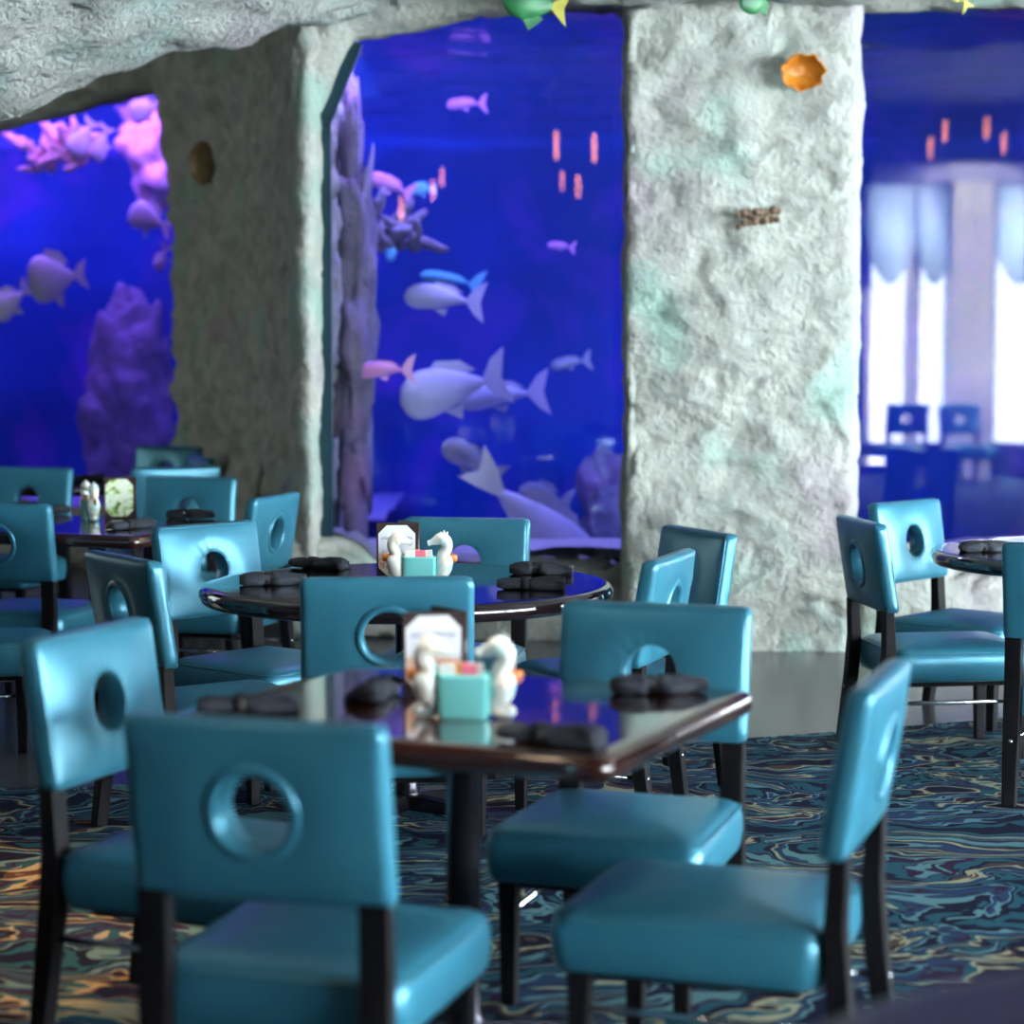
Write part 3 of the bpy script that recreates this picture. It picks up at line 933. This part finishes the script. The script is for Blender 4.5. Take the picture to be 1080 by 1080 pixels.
T1 = 'chairs around the square front table'
T2 = 'chairs around the round table before the middle tank window'
T3 = 'chairs around the table before the left rock pillar'
T4 = 'chairs around the round table at right'
T5 = 'chairs around the far left table'
chairs = [
    (-0.365, 4.003, -0.28, T1, 'nearest teal dining chair, its round-holed back turned to the camera at lower left'),
    (0.271, 5.142, 2.826, T1, 'teal dining chair at the far side of the square table, facing the camera'),
    (0.450, 4.341, 1.24, T1, 'teal dining chair at lower right seen from the side, facing the square table'),
    (-0.700, 4.833, -1.95, T1, 'teal dining chair on the left of the square table, just behind the nearest chair'),
    (-0.365, 6.339, 0.06, T2, 'teal dining chair, back to the camera, directly behind the menu of the square table'),
    (-0.223, 7.891, 2.96, T2, 'teal dining chair facing the camera behind the round table, below the middle tank window'),
    (-0.898, 7.716, -2.267, T2, 'teal dining chair at the left tip of the round table with light piping, facing right'),
    (-0.960, 6.846, -0.969, T2, 'shadowed teal dining chair turned away, between the left chairs of the square and round tables'),
    (0.212, 6.807, 1.241, T2, 'teal dining chair seen edge-on right of the round table, nearer of the overlapping pair'),
    (0.392, 7.542, 1.982, T2, 'dark-faced teal dining chair with a bright right edge before the broad rock pillar'),
    (-1.310, 9.521, 1.27, T3, 'teal dining chair with a ringed hole in front of the dark rock pillar, leaning right'),
    (-1.667, 10.476, 2.858, T3, 'teal dining chair facing the camera behind a napkin on the left rear table'),
    (-2.060, 9.210, -0.20, T3, 'teal dining chair cut by the left edge of the picture, its back to the camera'),
    (1.588, 8.152, -1.42, T4, 'dark-backed teal dining chair with a bright edge at the left of the right round table'),
    (1.850, 8.890, -2.32, T4, 'teal dining chair facing right behind the dark-backed one, beside the right tank window'),
    (1.960, 7.310, -0.45, T4, 'teal dining chair cut by the right edge, its back to the camera'),
    (2.460, 9.350, 2.9, T4, 'sliver of a teal dining chair at the right edge beyond the right round table'),
    (-2.640, 11.35, 2.9, T5, 'pale teal dining chair at the far left edge above the cut-off front chair'),
    (-1.900, 11.95, 0.35, T5, 'teal dining chair whose top shows behind the left menu stand'),
    (-2.330, 13.85, 2.75, T5, 'farthest dark teal dining chair against the left tank window'),
    (-2.090, 12.65, 1.95, T5, 'sliver of a teal dining chair with a bright edge against the dark rock pillar'),
    (-2.110, 8.280, -1.5, 'spare chair at the left edge', 'teal dining chair of which only the seat front shows at the left edge'),
]
proto = make_chair()
for k, (x, y, r, g, lab) in enumerate(chairs):
    c = proto if k == 0 else copy_tree(proto)
    c.location = (x, y, 0)
    c.rotation_euler = (0, 0, r)
    tag(c, lab, 'chair', g)
# chairs before the daylight windows, mirrored in the right tank window
for x, r in ((4.35, 0.4), (5.1, -0.2), (6.0, 0.5), (6.9, 0.1)):
    c = copy_tree(proto)
    c.location = (x, -1.3, 0)
    c.rotation_euler = (0, 0, r)
    tag(c, 'chair silhouetted before the daylight windows, mirrored in the right tank window', 'chair', 'chairs mirrored in the right tank window')


# ------------------------------------------------------------------ tables
TZ = 0.75


def table(name, x, y, r, shape, size, label, m, th=0.055):
    t = empty(name, (x, y, 0), r, label, 'table')
    bm = bmesh.new()
    if shape == 'round':
        ol = lambda ins: [((size - ins) * math.cos(a * 2 * PI / 96), (size - ins) * math.sin(a * 2 * PI / 96)) for a in range(96)]
    else:
        ol = lambda ins: rrect(size[0] - ins, size[1] - ins, 0.035, 8)
    h = th / 2
    rings = []
    for k in range(9):
        a = -PI / 2 + PI * k / 8
        rings.append([(px, py, TZ - h + h * math.sin(a)) for px, py in ol(h * 0.7 * (1 - math.cos(a)))])
    rings.insert(0, [(px, py, TZ - th) for px, py in ol(0.06)])
    rings.append([(px, py, TZ) for px, py in ol(0.05)])
    loft(bm, rings)
    o = link('table_top', bm, m, t)
    bm = bmesh.new()
    prof = [(0.05, 0.045), (0.045, 0.06), (0.038, 0.075), (0.038, 0.66), (0.06, 0.68), (0.12, 0.695), (0.12, 0.706)]
    loft(bm, [[(rr * math.cos(a * PI / 12), rr * math.sin(a * PI / 12), z) for a in range(24)] for rr, z in prof])
    link('column', bm, M['gunmetal'], t)
    bm = bmesh.new()
    for k in range(4):
        a = PI / 4 + k * PI / 2
        mt = Matrix.Rotation(a, 4, 'Z')
        q = []
        for d, wd, zt in ((0.0, 0.05, 0.055), (0.12, 0.045, 0.045), (0.29, 0.035, 0.022), (0.31, 0.03, 0.015)):
            q.append([mt @ Vector(v) for v in ((d, -wd / 2, 0.0), (d, wd / 2, 0.0), (d, wd / 2, zt), (d, -wd / 2, zt))])
        loft(bm, q)
    link('base', bm, M['gunmetal'], t, False, 0.004)
    return t


table('square_table', -0.105, 4.660, -0.42, 'square', (0.515, 0.455), 'square glossy dark brown dining table in the foreground', M['lacquer'])
table('round_table', -0.345, 7.10, 0.2, 'round', 0.675, 'round glossy dark dining table before the middle tank window', M['blacklacquer'])
table('square_table', -1.80, 9.42, -0.35, 'square', (0.45, 0.45), 'glossy dark dining table before the left rock pillar, with a salad menu on it', M['lacquer'])
table('round_table', 2.27, 8.22, 0.2, 'round', 0.675, 'round glossy black dining table at the right edge', M['blacklacquer'])
table('round_table', -2.62, 12.6, 0.2, 'round', 0.60, 'far dark round table below the left tank window', M['blacklacquer'])
table('round_table', 0.88, 2.03, 0.2, 'round', 0.675, 'blurred dark table rim with a painted purple reflection in the lower right corner', M['purplereflection'])


# ------------------------------------------------------------------ napkin rolls
def make_napkin(seed):
    root = empty('napkin_roll')
    bm = bmesh.new()
    rings = []
    n = 28
    r_ = random.Random(seed)
    ph = r_.uniform(0, 6)
    Ln = 0.215
    for k in range(31):
        s = k / 30
        x = (s - 0.5) * Ln
        base = (0.019 + 0.011 * math.sin(PI * min(1, s * 1.15))) if seed == 3 else (0.017 + 0.013 * s)
        if 0.36 < s < 0.50: base -= 0.005
        if s < 0.04 or s > 0.96: base *= 0.86
        ring = []
        for i in range(n):
            a = i * 2 * PI / n
            wr = 1 + 0.28 * fbm((x * 14, math.cos(a) * 1.1 + ph, math.sin(a) * 1.1), 1.2, 3) + 0.05 * math.cos(3 * a + 20 * x + ph)
            zz = base * 0.85 * wr * math.sin(a)
            ring.append((x, base * (1.2 + 0.6 * abs(s - 0.43)) * wr * math.cos(a), max(-0.018, zz) + 0.019))
        rings.append(ring)
    loft(bm, rings)
    body = link('cloth', bm, M['napkin'], root)
    bm = bmesh.new()
    # loose flap of cloth along the roll
    rr = []
    for k in range(13):
        s = k / 12
        x = (s - 0.48) * Ln * 0.9
        wv = 0.004 * math.sin(9 * s + ph)
        rr.append([(x, 0.022, 0.032 + wv), (x, 0.045, 0.018 + wv), (x, 0.055, 0.004), (x, 0.050, 0.0012), (x, 0.030, 0.010), (x, 0.018, 0.026)])
    loft(bm, rr)
    link('flap', bm, M['napkin'], body)
    bm = bmesh.new()
    loft(bm, [[(x, 0.0285 * math.cos(a * PI / 12), max(-0.0175, 0.0235 * math.sin(a * PI / 12)) + 0.019) for a in range(24)] for x in (-0.030, -0.004)])
    link('band', bm, M['napkinband'], root)
    return root


nap = [make_napkin(3), make_napkin(8)]
used = [False, False]
GN = 'napkin rolls on the tables'


def napkin(px, py, rz, label, kind=0, z=TZ, group=GN):
    if not used[kind]:
        o = nap[kind]; used[kind] = True
    else: o = copy_tree(nap[kind])
    p = on(px, py, z)
    o.location = (p.x, p.y, z)
    o.rotation_euler = (0, 0, rz)
    tag(o, label, 'napkin', group)


napkin(695, 731, 0.12, 'charcoal napkin roll on the square table in front of the camera-facing chair')
napkin(580, 785, -0.45, 'charcoal napkin roll lying nearest the camera, right of the seahorse caddy', 1)
napkin(400, 735, 1.35, 'charcoal napkin roll seen end-on left of the foreground menu')
napkin(262, 752, 0.10, 'charcoal napkin roll on the left of the square table, behind the nearest chair', 1)
napkin(571, 606, -0.1, 'upper charcoal napkin roll on the right half of the round table')
napkin(560, 622, -0.12, 'lower reddish-lit napkin roll on the right half of the round table', 1)
napkin(335, 600, -0.5, 'dark napkin roll at the left rear of the round table, before the rock ledge', 1)
napkin(288, 617, 0.15, 'charcoal napkin roll near the left tip of the round table')
napkin(201, 547, 0.08, 'brown-lit napkin roll before the camera-facing chair on the left rear table')
napkin(138, 558, 0.9, 'napkin roll end right of the salad menu', 1)
napkin(50, 543, 0.9, 'napkin roll left of the seahorse caddy on the left rear table', 1)
napkin(1042, 582, 0.1, 'black napkin roll on the right round table')
napkin(92, 508, 0.1, 'black napkin roll on the far dark table below the left tank window', 1)


# ------------------------------------------------------------------ seahorse caddies, packets, menus
def spline(pts, n):
    out = []
    P = [Vector(p) for p in pts]
    for i in range(len(P) - 1):
        p0, p1, p2, p3 = P[max(0, i - 1)], P[i], P[i + 1], P[min(len(P) - 1, i + 2)]
        for k in range(n):
            t = k / n
            out.append(0.5 * ((2 * p1) + (-p0 + p2) * t + (2 * p0 - 5 * p1 + 4 * p2 - p3) * t * t + (-p0 + 3 * p1 - 3 * p2 + p3) * t ** 3))
    out.append(P[-1])
    return out


def make_caddy():
    root = empty('seahorse_caddy')
    bm = bmesh.new()
    o_, i_ = rrect(0.054, 0.033, 0.012, 4), rrect(0.048, 0.027, 0.009, 4)
    loft(bm, [[(x * 0.94, y * 0.94, 0.0) for x, y in o_], [(x, y, 0.012) for x, y in o_], [(x, y, 0.088) for x, y in o_], [(x * 1.03, y * 1.03, 0.092) for x, y in o_], [(x, y, 0.094) for x, y in i_], [(x, y, 0.012) for x, y in i_]])
    link('holder_box', bm, M['mintglaze'], root)
    for sx in (-1, 1):
        # spine of the seahorse in the x/z plane; x measured outwards from the box
        key = [(0.024, 0.022, 0.007), (0.034, 0.016, 0.010), (0.030, 0.006, 0.010), (0.012, 0.010, 0.012), (0.004, 0.030, 0.016), (0.014, 0.052, 0.022), (0.018, 0.078, 0.023), (0.014, 0.100, 0.017), (0.026, 0.122, 0.015), (0.022, 0.142, 0.017), (0.006, 0.150, 0.018), (-0.012, 0.144, 0.012), (-0.028, 0.138, 0.0075), (-0.036, 0.136, 0.0085)]
        pts = spline([(sx * (0.062 + a), 0, b_) for a, b_, c in key], 4)
        rad = [q.x * 1.22 for q in spline([(c, 0, 0) for a, b_, c in key], 4)]
        pts = [(p.x, p.y, max(p.z, q + 0.0005)) for p, q in zip(pts, rad)]
        bm = bmesh.new()
        tube(bm, pts, rad, 14)
        sh = link('seahorse', bm, M['seahorse'], root)
        bm = bmesh.new()
        X = lambda a: sx * (0.062 + a)
        loft(bm, [[(X(0.036), y, 0.070), (X(0.058), y * 0.5, 0.078), (X(0.060), y * 0.5, 0.098), (X(0.030), y, 0.104)] for y in (-0.005, 0.005)])
        link('dorsal_fin', bm, M['coralglaze'], sh)
        bm = bmesh.new()
        for k in range(3):
            tube(bm, [(X(0.012 + 0.007 * k - 0.004), 0, 0.160), (X(0.010 + 0.011 * k - 0.004), 0, 0.178 - 0.004 * abs(k - 1))], [0.006, 0.002], 8)
        link('crest', bm, M['seahorse'], sh)
    return root


caddy0 = make_caddy()
PK = ('packet_white', 'packet_pink', 'packet_orange', 'packet_white', 'packet_pink', 'packet_white')
pk_first = {}


def caddy(pos, rz, label, where, npk=6, first=False, sc=1.0):
    c = caddy0 if first else copy_tree(caddy0)
    c.location = pos
    c.rotation_euler = (0, 0, rz)
    c.scale = (sc,) * 3
    tag(c, label, 'condiment caddy', 'seahorse caddies')
    cr = Matrix.Rotation(rz, 3, 'Z')
    for k in range(npk):
        key = PK[(k * 2 + len(where)) % 6]
        if key not in pk_first:
            bm = bmesh.new()
            v = box(bm, (0, 0, 0.051), (0.034, 0.005, 0.102))
            me = link('sugar_packet', bm, M[key], None, False, 0.0015)
            pk_first[key] = me
            o = me
        else:
            o = pk_first[key].copy(); COL.objects.link(o)
        off = cr @ Vector((-0.029 + 0.0195 * (k % 4) * 1.0, -0.016 + 0.016 * (k // 3) + 0.0075 * (k % 2), 0)) * sc
        o.location = Vector(pos) + off + Vector((0, 0, 0.0125 * sc))
        o.rotation_euler = (R(rnd.uniform(-5, 5)), R(rnd.uniform(-6, 6)), rz + R(rnd.uniform(-6, 6)))
        o.scale = (sc,) * 3
        tag(o, 'paper sugar packet standing in the seahorse caddy ' + where, 'sugar packet', 'sugar packets ' + where)


def menu(pos, rz, label, page, w_=0.135, h_=0.185, text=True, fold=62):
    root = empty('menu_stand', pos, rz, label, 'menu', 'menu stands')
    # front cover faces local -y, spine at its right edge; rear cover opens behind it
    bm = bmesh.new()
    box(bm, (0, 0, h_ / 2 + 0.0005), (w_, 0.006, h_))
    link('front_cover', bm, M['leather'], root, False, 0.001)
    bm = bmesh.new()
    mt = Matrix.Translation((w_ / 2, 0.003, 0)) @ Matrix.Rotation(R(fold), 4, 'Z') @ Matrix.Translation((-w_ / 2, 0, 0))
    mt = Matrix.Translation((w_ / 2, 0.004, 0)) @ Matrix.Rotation(R(-fold), 4, 'Z')
    box(bm, (-w_ / 2, 0.0035, h_ / 2 + 0.0005), (w_, 0.006, h_), mt)
    link('rear_cover', bm, M['leather'], root, False, 0.001)
    bm = bmesh.new()
    tube(bm, [(w_ / 2 + 0.002, 0.003, 0.002), (w_ / 2 + 0.002, 0.003, h_)], 0.007, 10)
    link('spine', bm, M['leather'], root)
    bm = bmesh.new()
    hx, hz, c = w_ / 2 - 0.006, h_ / 2 - 0.008, 0.028
    oc = [(hx - c, hz), (hx, hz - c), (hx, -hz + c), (hx - c, -hz), (-hx + c, -hz), (-hx, -hz + c), (-hx, hz - c), (-hx + c, hz)]
    loft(bm, [[(x, -0.0032, h_ / 2 + z) for x, z in oc], [(x, -0.0042, h_ / 2 + z) for x, z in oc]])
    pg = link('page', bm, M[page], root, False)
    if text:
        for body, size, z in (('LIGHT APPETITES', 0.0135, h_ * 0.70),):
            cu = bpy.data.curves.new('lettering', 'FONT')
            cu.body = body; cu.size = size; cu.align_x = 'CENTER'; cu.extrude = 0.0002
            t0 = bpy.data.objects.new('lettering_curve', cu)
            COL.objects.link(t0)
            me = bpy.data.meshes.new_from_object(t0.evaluated_get(bpy.context.evaluated_depsgraph_get()))
            bpy.data.objects.remove(t0)
            me.materials.clear(); me.materials.append(M['ink'])
            t = bpy.data.objects.new('lettering', me)
            COL.objects.link(t)
            t.parent = pg
            t.location = (0, -0.0047, z)
            t.rotation_euler = (PI / 2, 0, 0)
    return root


p = on(490, 757, TZ)
caddy((p.x, p.y, TZ), -0.12, 'white and mint seahorse caddy in front of the menu on the square foreground table', 'on the square foreground table', first=True)
p = on(455, 742, TZ)
menu((p.x, p.y + 0.12, TZ), 0.12, 'blurred white menu in a brown leatherette cover on the square foreground table', 'page_appetizer')
p = on(443, 617, TZ)
caddy((p.x, p.y, TZ), -0.05, 'white and mint seahorse caddy on the round table before the middle tank window', 'on the round table')
p = on(417, 613, TZ)
menu((p.x, p.y + 0.10, TZ), 0.05, 'white menu in a dark brown cover on the round table, reading LIGHT APPETITES', 'page_appetizer')
p = on(95, 549, TZ)
caddy((p.x, p.y, TZ), -1.15, 'turquoise seahorse caddy beside the salad menu on the left rear table', 'on the left rear table')
p = on(117, 548, TZ)
menu((p.x + 0.025, p.y + 0.075, TZ), 0.10, 'menu with a green salad picture in a black cover on the left rear table', 'page_salad', text=False)

# ------------------------------------------------------------------ wall and ceiling decorations
bm = bmesh.new()
rings = []
for k in range(9):
    s = k / 8
    for_r = 0.02 + 0.095 * math.sin(s * PI / 2)
    rings.append([(for_r * math.cos(a) * (1 + (0.07 * math.sin(7 * a) + 0.05 * math.sin(11 * a + 1)) * (k / 8) ** 3), -0.075 * s, for_r * 0.80 * math.sin(a) * (1 + (0.07 * math.sin(7 * a) + 0.05 * math.sin(11 * a + 1)) * (k / 8) ** 3)) for a in [q * PI / 20 for q in range(40)]])
inner = [[(x * 0.9, y - 0.001 if i > 0 else y - 0.012, z * 0.9) for x, y, z in r] for i, r in enumerate(rings)]
loft(bm, rings + list(reversed(inner)))
o = link('shell_cup', bm, M['sponge'])
o.location = at(842, 73, 10.88); o.rotation_euler = (R(18), 0, R(12))
tag(o, 'ragged orange cup-shaped shell fixed high on the broad rock pillar', 'shell')
bm = bmesh.new()
rr_ = random.Random(2)
for k in range(16):
    mt = Matrix.Translation(((k % 8 - 3.5) * 0.028 + rr_.uniform(-.008, .008), rr_.uniform(-.015, .01), (k // 8 - 0.5) * 0.045 + 0.004 * (k % 8) + rr_.uniform(-.012, .012)))
    bmesh.ops.create_icosphere(bm, subdivisions=3, radius=rr_.uniform(0.017, 0.024), matrix=mt)
o = link('barnacle_cluster', bm, M['barnacle'])
o.location = at(799, 232, 10.83)
tag(o, 'brown barnacle cluster stuck on the broad rock pillar below the orange shell', 'barnacles')
reef_rock('scallop_shell', at(214, 171, 14.30), (0.09, 0.06, 0.13), 'dull brown shell on the dark left rock pillar', M['oldshell'], 21, 4, 0.3, 'shell')


def toy_fish(pos, ln, rz, roll, label, m1, m2):
    root = empty('hanging_fish', pos, rz, label, 'fish decoration', 'fish hung from the ceiling')
    root.rotation_euler = (0, R(roll), rz)
    bm = bmesh.new()
    rings = []
    for k in range(21):
        s = k / 20
        e = math.sin(PI * s ** 0.75) ** 0.9
        h, t = max(0.01, e) * ln * 0.30, max(0.01, e) * ln * 0.10
        rings.append([((-0.5 + 0.85 * s) * ln, t * math.cos(a), h * math.sin(a)) for a in [q * PI / 8 for q in range(16)]])
    loft(bm, rings)
    link('body', bm, m1, root)
    def fin(nm, pts, mm):
        bm = bmesh.new()
        loft(bm, [[(x * ln, y * ln, z * ln) for x, z in pts] for y in (-0.02, 0.02)])
        link(nm, bm, mm, root, False)
    fin('tail_fin', [(0.25, 0.03), (0.25, -0.03), (0.55, -0.26), (0.46, 0), (0.55, 0.26)], m2)
    fin('dorsal_fin', [(-0.2, 0.24), (0.0, 0.42), (0.25, 0.30), (0.12, 0.18)], m2)
    fin('belly_fin', [(-0.15, -0.24), (0.0, -0.44), (0.2, -0.22), (0.05, -0.16)], m1)
    bm = bmesh.new()
    tube(bm, [(0, 0, ln * 0.28), (0, 0, ln * 0.28 + 0.5)], 0.002, 6)
    link('cord', bm, M['black'], root)
    return root


toy_fish(at(563, 2, 9.9), 0.30, 0.15, 12, 'green and yellow decorative fish hung at the top before the middle tank window', M['toy_green'], M['toy_yellow'])
toy_fish(at(799, -4, 9.9), 0.22, 0.5, -30, 'emerald decorative fish hung at the top before the broad rock pillar', M['toy_green'], M['toy_green'])
toy_fish(at(1014, -8, 9.9), 0.16, 0.5, 60, 'yellow decorative fish tip at the top before the right tank window', M['toy_yellow'], M['toy_yellow'])

# amber pendant lamps over the dining room, mirrored in the tank glass
def make_pendant():
    root = empty('pendant_lamp')
    bm = bmesh.new()
    loft(bm, [[(r_ * math.cos(a * PI / 8), r_ * math.sin(a * PI / 8), z) for a in range(16)] for r_, z in ((0.02, -0.13), (0.032, -0.11), (0.036, 0), (0.030, 0.11), (0.015, 0.13))])
    link('lamp_shade', bm, M['lampglow'], root)
    bm = bmesh.new(); tube(bm, [(0, 0, 0.12), (0, 0, 1.0)], 0.004, 6)
    link('cord', bm, M['black'], root)
    return root


pend = make_pendant()
GL = 2 * G
for k, (px, py, yy, sc) in enumerate(((587, 152, 3.0, 1.0), (627, 155, 3.0, 1.0), (593, 190, 1.0, 0.7), (610, 196, 1.0, 0.9), (466, 186, 2.0, 0.7), (456, 200, 2.0, 0.8), (423, 220, 1.0, 1.0), (983, 155, 2.5, 0.8), (998, 138, 2.5, 0.8), (1042, 134, 2.5, 0.8), (1060, 150, 2.5, 0.8))):
    o = pend if k == 0 else copy_tree(pend)
    q = at(px, py, GL - yy)
    o.location = (q.x, yy, q.z)
    o.scale = (sc * 0.5, sc * 0.5, sc)
    tag(o, 'small amber pendant lamp mirrored as an orange streak in the tank glass', 'lamp', 'amber pendant lamps')
